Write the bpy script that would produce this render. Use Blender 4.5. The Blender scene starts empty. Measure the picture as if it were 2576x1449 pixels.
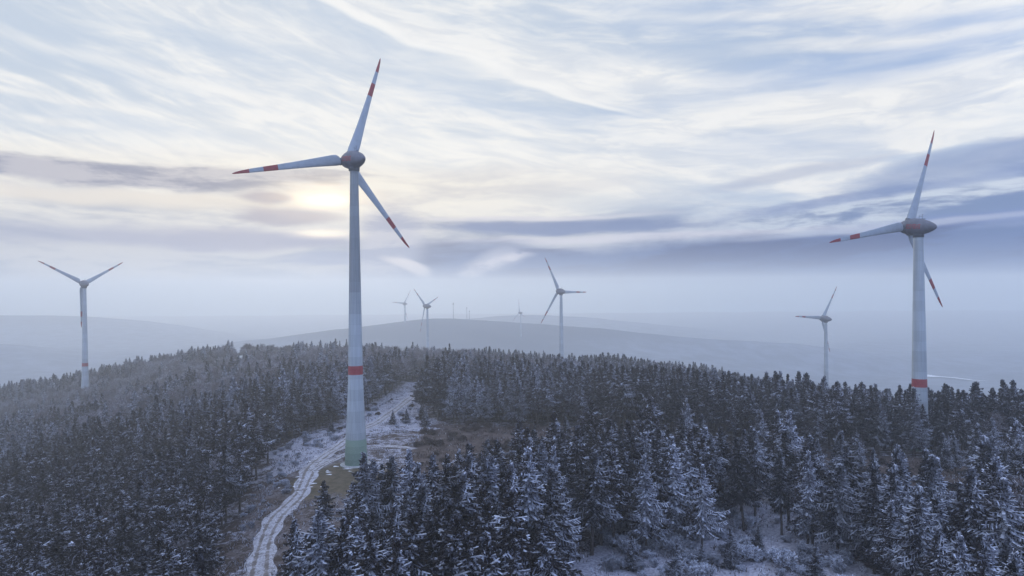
import bpy, math, random
import numpy as np
from mathutils import Vector, Matrix
random.seed(7); RNG = np.random.default_rng(11)
SC = bpy.context.scene
COL = SC.collection
R = math.radians
CAMZ = 61.9
ROLL = R(.4)
F = 1717.0          # focal length in units of a 2576 wide frame

# ------------------------------------------------------------------ helpers
def tag(o, label=None, cat=None, group=None, kind=None):
    if label: o['label'] = label
    if cat: o['category'] = cat
    if group: o['group'] = group
    if kind: o['kind'] = kind
    return o

def mesh_obj(name, verts, faces, mats, parent=None, midx=None, smooth=False):
    me = bpy.data.meshes.new(name)
    verts = np.asarray(verts, dtype=np.float32)
    if isinstance(faces, np.ndarray):
        nf, k = faces.shape
        me.vertices.add(len(verts)); me.vertices.foreach_set('co', verts.ravel())
        me.loops.add(nf*k); me.loops.foreach_set('vertex_index', faces.astype(np.int32).ravel())
        me.polygons.add(nf)
        me.polygons.foreach_set('loop_start', np.arange(0, nf*k, k, dtype=np.int32))
        me.polygons.foreach_set('loop_total', np.full(nf, k, dtype=np.int32))
        me.update(calc_edges=True)
    else:
        me.from_pydata([tuple(map(float, v)) for v in verts], [], faces)
    if not isinstance(mats, (list, tuple)): mats = [mats]
    for m in mats: me.materials.append(m)
    if midx is not None: me.polygons.foreach_set('material_index', np.asarray(midx, dtype=np.int32))
    if smooth: me.polygons.foreach_set('use_smooth', np.ones(len(me.polygons), dtype=bool))
    me.update()
    o = bpy.data.objects.new(name, me); COL.objects.link(o)
    if parent: o.parent = parent
    return o

def empty(name, loc, rz=0, sc=1):
    o = bpy.data.objects.new(name, None); COL.objects.link(o)
    o.location = loc; o.rotation_euler = (0, 0, rz); o.scale = (sc, sc, sc)
    o.empty_display_size = .5
    return o

def noise2(x, y, seed=0):
    """smooth value noise on numpy arrays, 0..1"""
    x = np.asarray(x, float); y = np.asarray(y, float)
    xi = np.floor(x).astype(np.int64); yi = np.floor(y).astype(np.int64)
    fx = x-xi; fy = y-yi
    fx = fx*fx*(3-2*fx); fy = fy*fy*(3-2*fy)
    def h(a, b):
        n = (a*374761393 + b*668265263 + seed*974634777) & 0x7fffffff
        n = ((n ^ (n >> 13))*1274126177) & 0x7fffffff
        return ((n ^ (n >> 16)) & 0xffff)/65535.
    return (h(xi, yi)*(1-fx)+h(xi+1, yi)*fx)*(1-fy)+(h(xi, yi+1)*(1-fx)+h(xi+1, yi+1)*fx)*fy

# ------------------------------------------------------------------ terrain
TC = [-1, -.75, -.616, -.5, -.4, -.243, -.11, .065, .24, .415, .53, .75, 1]
TD = [60, 150, 250, 300, 350, 450, 600, 700, 850, 1050, 1400, 1760, 2000, 2300, 2600, 3500, 4500, 7000]
TZ = np.array([
 [-10, -8, -6, -4, -2, 0, 0, 0, 0, 1, 2, 2, 2],
 [-20, -15, -10, -6, -3, 0, 0, 0, 0, 1, 2, 3, 3],
 [-34, -27, -19, -11, -5, 0, 0, 0, 0, 0, 0, 1, 1],
 [-40, -32, -23, -14, -7, -1, -1, -1, -1, -4, -9, -12, -14],
 [-45, -37, -27, -17, -8, -2, -2, -3, -7, -14, -19, -24, -28],
 [-52, -44, -33, -21, -10, -3, -4, -7, -16, -28, -35, -42, -48],
 [-58, -51, -38, -23, -11, -4, -8, -15, -25, -44, -57, -66, -72],
 [-60, -52, -37, -19, -13, -12, -20, -28, -38, -58, -70, -80, -90],
 [-85, -80, -70, -62, -60, -55, -55, -62, -72, -90, -105, -115, -120],
 [-115, -112, -105, -95, -88, -80, -74, -85, -100, -115, -130, -135, -140],
 [-140, -137, -135, -130, -120, -105, -90, -85, -110, -135, -150, -165, -165],
 [-130, -120, -140, -135, -115, -85, -55, -70, -115, -150, -175, -180, -180],
 [-110, -98, -130, -115, -88, -58, -24, -51, -83, -112, -150, -180, -180],
 [-130, -125, -140, -140, -120, -90, -60, -80, -110, -140, -165, -170, -180],
 [-150, -150, -150, -150, -140, -120, -110, -120, -140, -185, -166, -192, -190],
 [-60, -60, -71, -110, -174, -180, -105, -81, -143, -205, -200, -200, -200],
 [-200]*13, [-200]*13], float)

def _cr(p0, p1, p2, p3, t):
    return .5*(2*p1+(p2-p0)*t+(2*p0-5*p1+4*p2-p3)*t*t+(3*p1-p0-3*p2+p3)*t**3)

def ground_z(x, y):
    x = np.asarray(x, float); y = np.asarray(y, float)
    d = np.clip(y, 60, 7000)
    t = np.clip(x/np.maximum(d, 120), -1, 1)
    fi = np.interp(t, TC, np.arange(len(TC))); fj = np.interp(d, TD, np.arange(len(TD)))
    i = np.clip(np.floor(fi).astype(int), 0, len(TC)-2); j = np.clip(np.floor(fj).astype(int), 0, len(TD)-2)
    a = fi-i; b = fj-j
    def g(jj, ii): return TZ[np.clip(jj, 0, len(TD)-1), np.clip(ii, 0, len(TC)-1)]
    rows = [_cr(g(j+k, i-1), g(j+k, i), g(j+k, i+1), g(j+k, i+2), a) for k in (-1, 0, 1, 2)]
    z = _cr(rows[0], rows[1], rows[2], rows[3], b)
    amp = np.clip((d-260)/500, 0, 1)
    z = z + (noise2(x/90, y/90, 3)-.5)*5*amp + (noise2(x/260, y/260, 5)-.5)*9*np.clip((d-1100)/900, 0, 1)
    z = z + (noise2(x/16, y/16, 9)-.5)*.7
    # level pad round the main tower
    r = np.hypot(x+55.5, y-241.2)
    z = np.where(r < 30, z*np.clip((r-10)/20, 0, 1), z)
    return z
def gz(x, y): return float(ground_z(np.array([x]), np.array([y]))[0])

def in_poly(x, y, P):
    c = np.zeros(x.shape, bool); n = len(P)
    for i in range(n):
        x0, y0 = P[i]; x1, y1 = P[(i+1) % n]
        if y0 == y1: continue
        m = ((y0 > y) != (y1 > y)) & (x < (x1-x0)*(y-y0)/(y1-y0)+x0)
        c ^= m
    return c
OPEN_A = [(-28, 92), (-49, 151), (-35, 161), (-18, 166), (-9, 182), (2, 205), (13, 214), (42, 222), (80, 214), (96, 200), (125, 192), (190, 192),
          (190, 234), (150, 240), (124, 252), (98, 268), (60, 283), (38, 303), (0, 310), (-30, 318), (-48, 345), (-44, 400), (-46, 480),
          (-74, 490), (-78, 380), (-82, 318), (-95, 302), (-98, 272), (-86, 240), (-84, 215), (-75, 181), (-71, 160), (-66, 148), (-43, 92)]
OPEN_B = [(6, 90), (11, 157), (24, 168), (36, 178), (44, 196), (56, 214), (70, 212), (80, 186), (75, 150), (66, 90)]
OPEN_C = [(-225, 330), (-160, 352), (-118, 372), (-112, 418), (-150, 425), (-228, 405)]
OPEN_D = [(-430, 490), (-350, 515), (-290, 540), (-290, 600), (-352, 590), (-434, 565)]
TRACK = [(-49, 108), (-51, 121), (-53, 137), (-55.4, 147), (-63, 172), (-66.6, 191), (-66, 208), (-68, 223), (-70.5, 241),
         (-70.5, 258), (-69.4, 272), (-67.6, 303), (-63.3, 331), (-61.4, 379), (-60, 420), (-60, 445)]
def dist_track(x, y):
    best = np.full(np.shape(x), 1e9)
    for (x0, y0), (x1, y1) in zip(TRACK[:-1], TRACK[1:]):
        dx, dy = x1-x0, y1-y0
        s = np.clip(((x-x0)*dx+(y-y0)*dy)/(dx*dx+dy*dy), 0, 1)
        best = np.minimum(best, np.hypot(x-x0-s*dx, y-y0-s*dy))
    return best

# ------------------------------------------------------------------ node helpers
class S:
    """socket wrapper with arithmetic"""
    nt = None
    def __init__(s, v): s.v = v
    @staticmethod
    def math(op, *a, clamp=False):
        n = S.nt.nodes.new('ShaderNodeMath'); n.operation = op; n.use_clamp = clamp
        for i, q in enumerate(a):
            if isinstance(q, S): S.nt.links.new(q.v, n.inputs[i])
            else: n.inputs[i].default_value = float(q)
        return S(n.outputs[0])
    def __add__(s, o): return S.math('ADD', s, o)
    __radd__ = __add__
    def __mul__(s, o): return S.math('MULTIPLY', s, o)
    __rmul__ = __mul__
    def __sub__(s, o): return S.math('SUBTRACT', s, o)
    def __rsub__(s, o): return S.math('SUBTRACT', o, s)
    def __truediv__(s, o): return S.math('DIVIDE', s, o)
def smooth(x, a, b, lo=0., hi=1.):
    n = S.nt.nodes.new('ShaderNodeMapRange'); n.interpolation_type = 'SMOOTHSTEP'
    S.nt.links.new(x.v, n.inputs[0])
    for i, q in zip((1, 2, 3, 4), (a, b, lo, hi)): n.inputs[i].default_value = q
    return S(n.outputs[0])
def noise(vec, scale=1., detail=4, rough=.5, dist=0., dim='3D'):
    n = S.nt.nodes.new('ShaderNodeTexNoise'); n.noise_dimensions = dim
    if vec is not None: S.nt.links.new(vec.v, n.inputs['Vector'])
    n.inputs['Scale'].default_value = scale; n.inputs['Detail'].default_value = detail
    n.inputs['Roughness'].default_value = rough; n.inputs['Distortion'].default_value = dist
    return S(n.outputs[0])
def comb(x, y, z=0.):
    n = S.nt.nodes.new('ShaderNodeCombineXYZ')
    for i, q in enumerate((x, y, z)):
        if isinstance(q, S): S.nt.links.new(q.v, n.inputs[i])
        else: n.inputs[i].default_value = float(q)
    return S(n.outputs[0])
def mixc(f, a, b, mode='MIX'):
    n = S.nt.nodes.new('ShaderNodeMix'); n.data_type = 'RGBA'; n.blend_type = mode; n.clamp_result = False
    if isinstance(f, S): S.nt.links.new(f.v, n.inputs[0])
    else: n.inputs[0].default_value = f
    for i, q in ((6, a), (7, b)):
        if isinstance(q, S): S.nt.links.new(q.v, n.inputs[i])
        else: n.inputs[i].default_value = (*q, 1)
    return S(n.outputs[2])
def new_mat(name):
    m = bpy.data.materials.new(name); m.use_nodes = True
    nt = m.node_tree; S.nt = nt
    return m, nt, nt.nodes['Principled BSDF']
def setin(nt, bsdf, name, v):
    if isinstance(v, S): nt.links.new(v.v, bsdf.inputs[name])
    elif isinstance(v, tuple): bsdf.inputs[name].default_value = (*v, 1)
    else: bsdf.inputs[name].default_value = v
def texco(kind='Object'):
    n = S.nt.nodes.new('ShaderNodeTexCoord'); return S(n.outputs[kind])
def position():
    n = S.nt.nodes.new('ShaderNodeNewGeometry'); return S(n.outputs['Position'])
def obj_random():
    n = S.nt.nodes.new('ShaderNodeObjectInfo'); return S(n.outputs['Random'])
def bump(h, strength=.3, dist=.1):
    n = S.nt.nodes.new('ShaderNodeBump'); S.nt.links.new(h.v, n.inputs['Height'])
    n.inputs['Strength'].default_value = strength; n.inputs['Distance'].default_value = dist
    return S(n.outputs[0])

# ------------------------------------------------------------------ materials
def simple(name, col, rough=.6, var=.15, scale=1.5, spec=.3):
    m, nt, b = new_mat(name)
    n = noise(texco(), scale, 5, .6)
    dark = tuple(c*(1-var) for c in col); light = tuple(min(1, c*(1+var)) for c in col)
    setin(nt, b, 'Base Color', mixc(smooth(n, .3, .7), dark, light))
    setin(nt, b, 'Roughness', rough); setin(nt, b, 'Specular IOR Level', spec)
    return m
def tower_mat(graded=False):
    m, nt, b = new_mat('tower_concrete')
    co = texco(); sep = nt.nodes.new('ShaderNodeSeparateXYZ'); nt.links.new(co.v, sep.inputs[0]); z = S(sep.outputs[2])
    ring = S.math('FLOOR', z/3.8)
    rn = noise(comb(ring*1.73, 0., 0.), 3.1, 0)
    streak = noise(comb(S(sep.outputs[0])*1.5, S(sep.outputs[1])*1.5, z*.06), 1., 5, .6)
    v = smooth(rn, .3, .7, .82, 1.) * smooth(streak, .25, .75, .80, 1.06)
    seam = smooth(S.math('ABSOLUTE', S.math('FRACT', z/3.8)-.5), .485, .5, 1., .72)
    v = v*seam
    if graded: v = v*S.math('ADD', smooth(ring*3.8, 40., 68., 1., .6), 0.)  # backlit darkness of the upper tower put into the ring colour
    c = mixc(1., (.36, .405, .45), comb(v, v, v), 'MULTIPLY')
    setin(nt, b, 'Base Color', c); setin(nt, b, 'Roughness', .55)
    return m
def green_mat():
    m, nt, b = new_mat('tower_green_rings')
    co = texco(); sep = nt.nodes.new('ShaderNodeSeparateXYZ'); nt.links.new(co.v, sep.inputs[0]); z = S(sep.outputs[2])
    ring = S.math('FLOOR', z/2.3)/4
    c = mixc(ring, (.10, .165, .13), (.22, .32, .255))
    n = noise(co, 2.5, 5)
    c = mixc(smooth(n, .3, .7, 0, .25), c, (.3, .33, .32))
    setin(nt, b, 'Base Color', c); setin(nt, b, 'Roughness', .6)
    return m
M = {}
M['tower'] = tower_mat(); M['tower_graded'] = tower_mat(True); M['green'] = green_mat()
M['red'] = simple('signal_red_paint', (.25, .036, .046), .55, .15)
M['blade'] = simple('blade_white', (.29, .33, .38), .45, .08, .6)
M['nacelle'] = simple('nacelle_grey', (.115, .12, .15), .5, .18, .5)
M['collar'] = simple('dark_collar', (.10, .11, .13), .6)
M['steel'] = simple('galvanised_steel', (.3, .32, .34), .5)
M['mast'] = simple('mast_steel', (.10, .11, .12), .6)
def bark_mat():
    m, nt, b = new_mat('bark')
    co = texco(); sep = nt.nodes.new('ShaderNodeSeparateXYZ'); nt.links.new(co.v, sep.inputs[0])
    n = noise(comb(S(sep.outputs[0])*6, S(sep.outputs[1])*6, S(sep.outputs[2])*1.2), 1., 4)
    c = mixc(smooth(n, .35, .7), (.035, .028, .028), (.085, .072, .068))
    fr = smooth(noise(co, .9, 3), .55, .75, 0, .45)
    setin(nt, b, 'Base Color', mixc(fr, c, (.35, .37, .42))); setin(nt, b, 'Roughness', .9)
    setin(nt, b, 'Specular IOR Level', .1)
    return m
M['bark'] = bark_mat()
def needle_mat():
    m, nt, b = new_mat('spruce_needles')
    rnd = obj_random(); n = noise(texco(), .8, 3)
    c = mixc(smooth(n, .3, .7), (.010, .011, .014), (.034, .034, .040))
    c2 = mixc(smooth(rnd, 0., 1.), c, (.034, .026, .028))
    c2 = mixc(.5, c, c2)
    setin(nt, b, 'Base Color', c2); setin(nt, b, 'Roughness', .9); setin(nt, b, 'Specular IOR Level', .1)
    return m
def frost_mat(name, a, bcol):
    m, nt, b = new_mat(name)
    n = noise(texco(), 1.6, 4)
    rnd = obj_random()
    c = mixc(smooth(n, .35, .65), a, bcol)
    k = smooth(rnd, 0., 1., .55, 1.1)
    c = mixc(1., c, comb(k, k, k), 'MULTIPLY')
    setin(nt, b, 'Base Color', c); setin(nt, b, 'Roughness', .8); setin(nt, b, 'Specular IOR Level', .2)
    return m
M['needles'] = needle_mat()
M['frost'] = frost_mat('hoar_frost', (.30, .33, .41), (.60, .64, .76))
M['rime'] = frost_mat('rimed_needles', (.10, .105, .135), (.26, .275, .345))
M['twig'] = simple('bare_twigs', (.085, .065, .065), .9, .3)
M['frost_twig'] = frost_mat('frosted_twigs', (.16, .155, .18), (.40, .40, .46))
M['bramble'] = simple('brown_bramble', (.062, .045, .042), .9, .35)

def ground_mat():
    m, nt, b = new_mat('winter_ground')
    at = nt.nodes.new('ShaderNodeAttribute'); at.attribute_name = 'cover'
    sp = nt.nodes.new('ShaderNodeSeparateColor'); nt.links.new(at.outputs['Color'], sp.inputs[0])
    snow_a, brown_a, pad_a = S(sp.outputs[0]), S(sp.outputs[1]), S(sp.outputs[2])
    p = position()
    n1 = noise(p, .35, 8, .68); n2 = noise(p, 1.6, 5, .6); n3 = noise(p, .06, 4)
    litter = mixc(smooth(n2, .3, .7), (.030, .022, .020), (.075, .056, .048))
    snow = mixc(smooth(n2, .3, .7), (.20, .20, .25), (.44, .45, .53))
    brown = mixc(smooth(n1, .3, .7), (.042, .031, .030), (.10, .076, .068))
    grass = mixc(smooth(n1, .3, .7), (.055, .048, .030), (.125, .10, .068))
    n4 = noise(p, .11, 5, .6)
    f_snow = smooth(n1*.7+n4*.5-.1 + (snow_a-.5)*.75 + (n2-.5)*.35, .42, .60)
    c = mixc(f_snow, litter, snow)
    c = mixc(smooth(brown_a + (n1-.5)*.8, .35, .6, 0, .93), c, brown)
    c = mixc(smooth(pad_a + (n1-.5)*.7, .4, .6, 0, .95), c, grass)
    al = S(at.outputs['Alpha'])     # far wooded, rime-covered slopes, paled further to stand in for mist
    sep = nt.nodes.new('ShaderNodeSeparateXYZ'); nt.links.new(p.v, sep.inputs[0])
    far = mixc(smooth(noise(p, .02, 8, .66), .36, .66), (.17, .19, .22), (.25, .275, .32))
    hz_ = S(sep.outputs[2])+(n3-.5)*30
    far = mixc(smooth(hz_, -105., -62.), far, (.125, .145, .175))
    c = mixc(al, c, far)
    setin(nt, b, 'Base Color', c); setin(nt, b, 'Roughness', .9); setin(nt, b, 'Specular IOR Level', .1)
    setin(nt, b, 'Normal', bump(n1*.6+n2*.4, .6, .5))
    return m
M['ground'] = ground_mat()
def track_mat():
    m, nt, b = new_mat('frozen_dirt_track')
    at = nt.nodes.new('ShaderNodeAttribute'); at.attribute_name = 'across'
    u = S(at.outputs['Fac'])
    p = position(); n = noise(p, .5, 7, .65); n2 = noise(p, 2.5, 4)
    dirt = mixc(smooth(n, .3, .7), (.10, .085, .082), (.21, .185, .185))
    snow = mixc(smooth(n2, .3, .7), (.24, .24, .28), (.48, .49, .56))
    ruts = smooth(S.math('ABSOLUTE', S.math('ABSOLUTE', u)-.42), .06, .22)   # two wheel ruts
    c = mixc(smooth(ruts*.30+n*1.25+(n2-.5)*.7, .66, .98), dirt, snow)
    setin(nt, b, 'Base Color', c); setin(nt, b, 'Roughness', .85)
    return m
M['track'] = track_mat()
M['snow'] = simple('fresh_snow', (.70, .72, .78), .7, .1, .3)
M['snowfar'] = simple('snowy_meadow', (.85, .87, .9), .7, .05, .02)

# ------------------------------------------------------------------ ground sheet
def axis_lines(segs):
    out = []
    for a, b, st in segs:
        out += list(np.arange(a, b, st))
    out.append(segs[-1][1]); return np.array(out)
gx = axis_lines([(-5600, -2000, 180), (-2000, -600, 40), (-600, -120, 7), (-120, 100, 2), (100, 600, 7), (600, 2000, 40), (2000, 5600, 180)])
gy = axis_lines([(-500, 80, 40), (80, 340, 2), (340, 760, 7), (760, 2400, 30), (2400, 4000, 80), (4000, 7000, 250)])
GX, GY = np.meshgrid(gx, gy)
GZ = ground_z(GX, GY)
V = np.stack([GX, GY, GZ], -1).reshape(-1, 3)
nx, ny = len(gx), len(gy)
I, J = np.meshgrid(np.arange(nx-1), np.arange(ny-1))
q = (J*nx+I).ravel()
FQ = np.stack([q, q+1, q+nx+1, q+nx], -1)
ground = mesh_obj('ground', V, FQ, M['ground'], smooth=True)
tag(ground, kind='structure')
gxf, gyf = GX.ravel(), GY.ravel()
wx_ = (noise2(gxf/9, gyf/9, 61)-.5)*14+(noise2(gxf/3, gyf/3, 62)-.5)*5; wy_ = (noise2(gxf/9, gyf/9, 63)-.5)*14+(noise2(gxf/3, gyf/3, 64)-.5)*5
open_a = in_poly(gxf+wx_*.6, gyf+wy_*.6, OPEN_A); open_b = in_poly(gxf+wx_*.5, gyf+wy_*.5, OPEN_B)
gxo, gyo = gxf, gyf; gxf, gyf = gxf+wx_, gyf+wy_
open_cd = in_poly(gxf, gyf, OPEN_C) | in_poly(gxf, gyf, OPEN_D)
rt = np.hypot(gxf+55.5, gyf-241.2)
snow = np.where(open_a, .48, .46)
snow = np.where(open_b, .80, snow); snow = np.where(open_cd, .9, snow)
snow = np.where(open_a & (gxf < -72) & (gyf > 235), .66, snow)
snow = np.where(open_a & (gyf > 300) & (gxf < -35), .62, snow)
brownm = np.where(open_a & (gxf > -38) & (gyf < 325) & (gyf > 175), .75, 0)
brownm = np.where(open_a & (gxf < -40) & (gyf > 160) & (gyf < 235), .48, brownm)
padm = np.clip(1.15-np.hypot((gxf+56)/22, (gyf-222)/30), 0, .8)*(open_a)
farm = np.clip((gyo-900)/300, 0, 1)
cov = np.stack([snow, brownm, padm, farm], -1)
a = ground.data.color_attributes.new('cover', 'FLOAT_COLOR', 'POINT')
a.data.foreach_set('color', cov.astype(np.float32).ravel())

# ------------------------------------------------------------------ track
def ribbon(name, pts, halfw, mat, lift=.10, nseg=8, fall=None):
    P = [Vector(p) for p in pts]; out = []
    for i in range(len(P)-1):
        p0 = P[max(i-1, 0)]; p1 = P[i]; p2 = P[i+1]; p3 = P[min(i+2, len(P)-1)]
        n = max(2, int((p2-p1).length/2.0))
        for k in range(n):
            out.append(Vector([_cr(p0[c], p1[c], p2[c], p3[c], k/n) for c in (0, 1)]))
    out.append(P[-1])
    vs, fs, ac = [], [], []
    for i, p in enumerate(out):
        t = (out[min(i+1, len(out)-1)]-out[max(i-1, 0)]).normalized(); nrm = Vector((-t.y, t.x))
        for k in range(nseg+1):
            u = -1+2*k/nseg; e = halfw*(1+.18*math.sin(i*.9+k)*(abs(u) == 1)+.12*math.sin(i*.33))
            w = p+nrm*u*e
            vs.append((w.x, w.y, gz(w.x, w.y)+lift - (.09 if abs(u) == 1 else 0) - (.05 if abs(abs(u)-.5) < .1 else 0))); ac.append(u)
    for i in range(len(out)-1):
        for k in range(nseg):
            q0 = i*(nseg+1)+k; fs.append((q0, q0+1, q0+nseg+2, q0+nseg+1))
    o = mesh_obj(name, vs, fs, mat, smooth=True)
    at = o.data.attributes.new('across', 'FLOAT', 'POINT'); at.data.foreach_set('value', ac)
    tag(o, kind='structure'); return o
ribbon('track', TRACK, 3.1, M['track'])
ribbon('spur_track', [(-69, 232), (-66, 246), (-60, 262), (-47, 268), (-38, 263)], 1.6, M['track'], lift=.16)

# ------------------------------------------------------------------ wind turbines
TWR = [(0, 4.0), (4.5, 3.78), (9.15, 3.56), (16.5, 3.15), (24, 2.84), (31.8, 2.60), (34.9, 2.52), (50, 2.25), (66, 2.02), (85, 1.72), (103.4, 1.42)]
def tower_r(z, H):      # shorter towers keep the upper profile
    zz = z + (107.6-H)
    return float(np.interp(zz, [a for a, b in TWR], [b for a, b in TWR]))
def lathe(zs, rs, n=48):
    vs, fs = [], []
    for z, r in zip(zs, rs):
        for k in range(n):
            a = 2*math.pi*k/n; vs.append((r*math.cos(a), r*math.sin(a), z))
    for i in range(len(zs)-1):
        for k in range(n):
            k2 = (k+1) % n
            fs.append((i*n+k, i*n+k2, (i+1)*n+k2, (i+1)*n+k))
    return vs, fs
def merge(parts):
    vs, fs = [], []
    for v, f in parts:
        o = len(vs); vs += list(v); fs += [tuple(i+o for i in q) for q in f]
    return vs, fs
def box(cx, cy, cz, sx, sy, sz):
    v = [(cx+sx*a, cy+sy*b, cz+sz*c) for a in (-.5, .5) for b in (-.5, .5) for c in (-.5, .5)]
    f = [(0, 1, 3, 2), (4, 6, 7, 5), (0, 4, 5, 1), (2, 3, 7, 6), (0, 2, 6, 4), (1, 5, 7, 3)]
    return v, f
def tube(p, q, r0, r1, n=8):
    p, q = Vector(p), Vector(q); d = (q-p).normalized()
    u = d.orthogonal().normalized(); w = d.cross(u)
    vs = []
    for c, r in ((p, r0), (q, r1)):
        for k in range(n):
            a = 2*math.pi*k/n; vs.append(tuple(c+(u*math.cos(a)+w*math.sin(a))*r))
    fs = [(k, (k+1) % n, n+(k+1) % n, n+k) for k in range(n)]+[tuple(range(n-1, -1, -1)), tuple(range(n, 2*n))]
    return vs, fs
NPROF = [(3.05, 2.6), (3.0, 3.05), (2.7, 3.2), (1.8, 3.3), (.5, 3.25), (-1, 3.05), (-2.5, 2.7), (-4, 2.2), (-5.3, 1.65), (-6.3, 1.1), (-6.9, .6), (-7.15, .02)]
SPROF = [(8.3, .02), (8.15, .6), (7.7, 1.2), (6.9, 1.85), (5.9, 2.35), (4.8, 2.7), (3.9, 2.9), (3.25, 3.0), (3.2, 2.6)]
def nac_r(s): return float(np.interp(-s, [-a for a, b in NPROF], [b for a, b in NPROF]))
def axis_frame(tau):
    T = Vector((math.sin(tau), -math.cos(tau), 0)); fwd = -T; t = R(4)
    ax = fwd*math.cos(t)+Vector((0, 0, math.sin(t)))
    side = ax.cross(Vector((0, 0, 1))).normalized(); up = side.cross(ax)
    return ax, side, up
def revolve(prof, ax, side, up, org, n=40):
    vs, fs = [], []
    for s, r in prof:
        for k in range(n):
            a = 2*math.pi*k/n; vs.append(tuple(org+ax*s+(side*math.cos(a)+up*math.sin(a))*r))
    for i in range(len(prof)-1):
        for k in range(n):
            k2 = (k+1) % n; fs.append((i*n+k, i*n+k2, (i+1)*n+k2, (i+1)*n+k))
    return vs, fs
BL = [ # r fraction, chord, thickness, leading-edge share, twist deg
 (.045, 2.1, 2.1, .5, 0), (.065, 2.2, 2.0, .5, 4), (.085, 3.2, 1.7, .40, 12), (.11, 3.9, 1.4, .34, 14), (.15, 3.85, 1.15, .32, 13), (.22, 3.5, .95, .31, 11),
 (.32, 3.0, .72, .30, 8), (.42, 2.6, .56, .30, 6), (.52, 2.25, .45, .30, 4), (.63, 1.92, .35, .30, 3), (.63, 1.92, .35, .30, 3), (.69, 1.78, .30, .3, 2), (.75, 1.62, .26, .30, 2),
 (.75, 1.62, .26, .3, 2), (.81, 1.45, .22, .3, 1), (.865, 1.28, .19, .30, 1), (.865, 1.28, .19, .30, 1), (.92, 1.02, .15, .3, 0), (.965, .7, .11, .36, 0), (.985, .48, .08, .45, 0), (1.0, .12, .04, .7, 0)]
def blade_mesh(Rr, al, ax, side, up, hub, sc):
    rad = side*math.sin(al)+up*math.cos(al)
    lead = -(side*math.cos(al)-up*math.sin(al))
    n = 16; vs = []; fs = []; mi = []
    for f, ch, th, le, tw in BL:
        ch *= sc; th *= sc; c0 = hub+rad*(Rr*f)+ax*(1.0*f*f)
        tw_ = R(tw); cl = lead*math.cos(tw_)+ax*math.sin(tw_); nn = ax*math.cos(tw_)-lead*math.sin(tw_)
        for k in range(n):
            a = 2*math.pi*k/n
            x = .5+.5*math.cos(a)                 # 1 = leading edge
            t = math.sin(a)*.5
            if f > .08: t *= (.35+.9*x) if x < .72 else 1.0     # thinner towards the trailing edge
            vs.append(tuple(c0+cl*ch*(x-(1-le))+nn*th*t))
    for i in range(len(BL)-1):
        f0, f1 = BL[i][0], BL[i+1][0]
        if f0 == f1: continue
        red = (f0 >= .63 and f1 <= .75) or f0 >= .865
        for k in range(n):
            k2 = (k+1) % n; fs.append((i*n+k, i*n+k2, (i+1)*n+k2, (i+1)*n+k)); mi.append(1 if red else 0)
    L = (len(BL)-1)*n
    fs.append(tuple(range(L, L+n))); mi.append(1)
    fs.append(tuple(range(n-1, -1, -1))); mi.append(0)
    return vs, fs, mi
def lettering(ax, side, up, org, sgn, parent, sc):
    cu = bpy.data.curves.new('lettering', 'FONT'); cu.body = 'ENERCON'; cu.size = 2.3; cu.align_x = 'CENTER'; cu.align_y = 'CENTER'
    cu.offset = .085; cu.extrude = 0.0
    tmp = bpy.data.objects.new('t', cu); COL.objects.link(tmp)
    dg = bpy.context.evaluated_depsgraph_get()
    me = bpy.data.meshes.new_from_object(tmp.evaluated_get(dg))
    bpy.data.objects.remove(tmp); bpy.data.curves.remove(cu)
    xs = [v.co.x for v in me.vertices]; w = max(xs)-min(xs); k = 6.0/w
    vs = []
    for v in me.vertices:
        s = -v.co.x*k*sgn+.45; r = nac_r(s)+.07; h = v.co.y*1.0
        ang = h/r
        vs.append(tuple(org+(ax*s+(side*sgn*math.cos(ang)+up*math.sin(ang))*r)*sc))
    fs = [tuple(p.vertices) for p in me.polygons]
    o = mesh_obj('lettering', vs, fs, M['red'], parent)
    bpy.data.meshes.remove(me)
    return o
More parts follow.
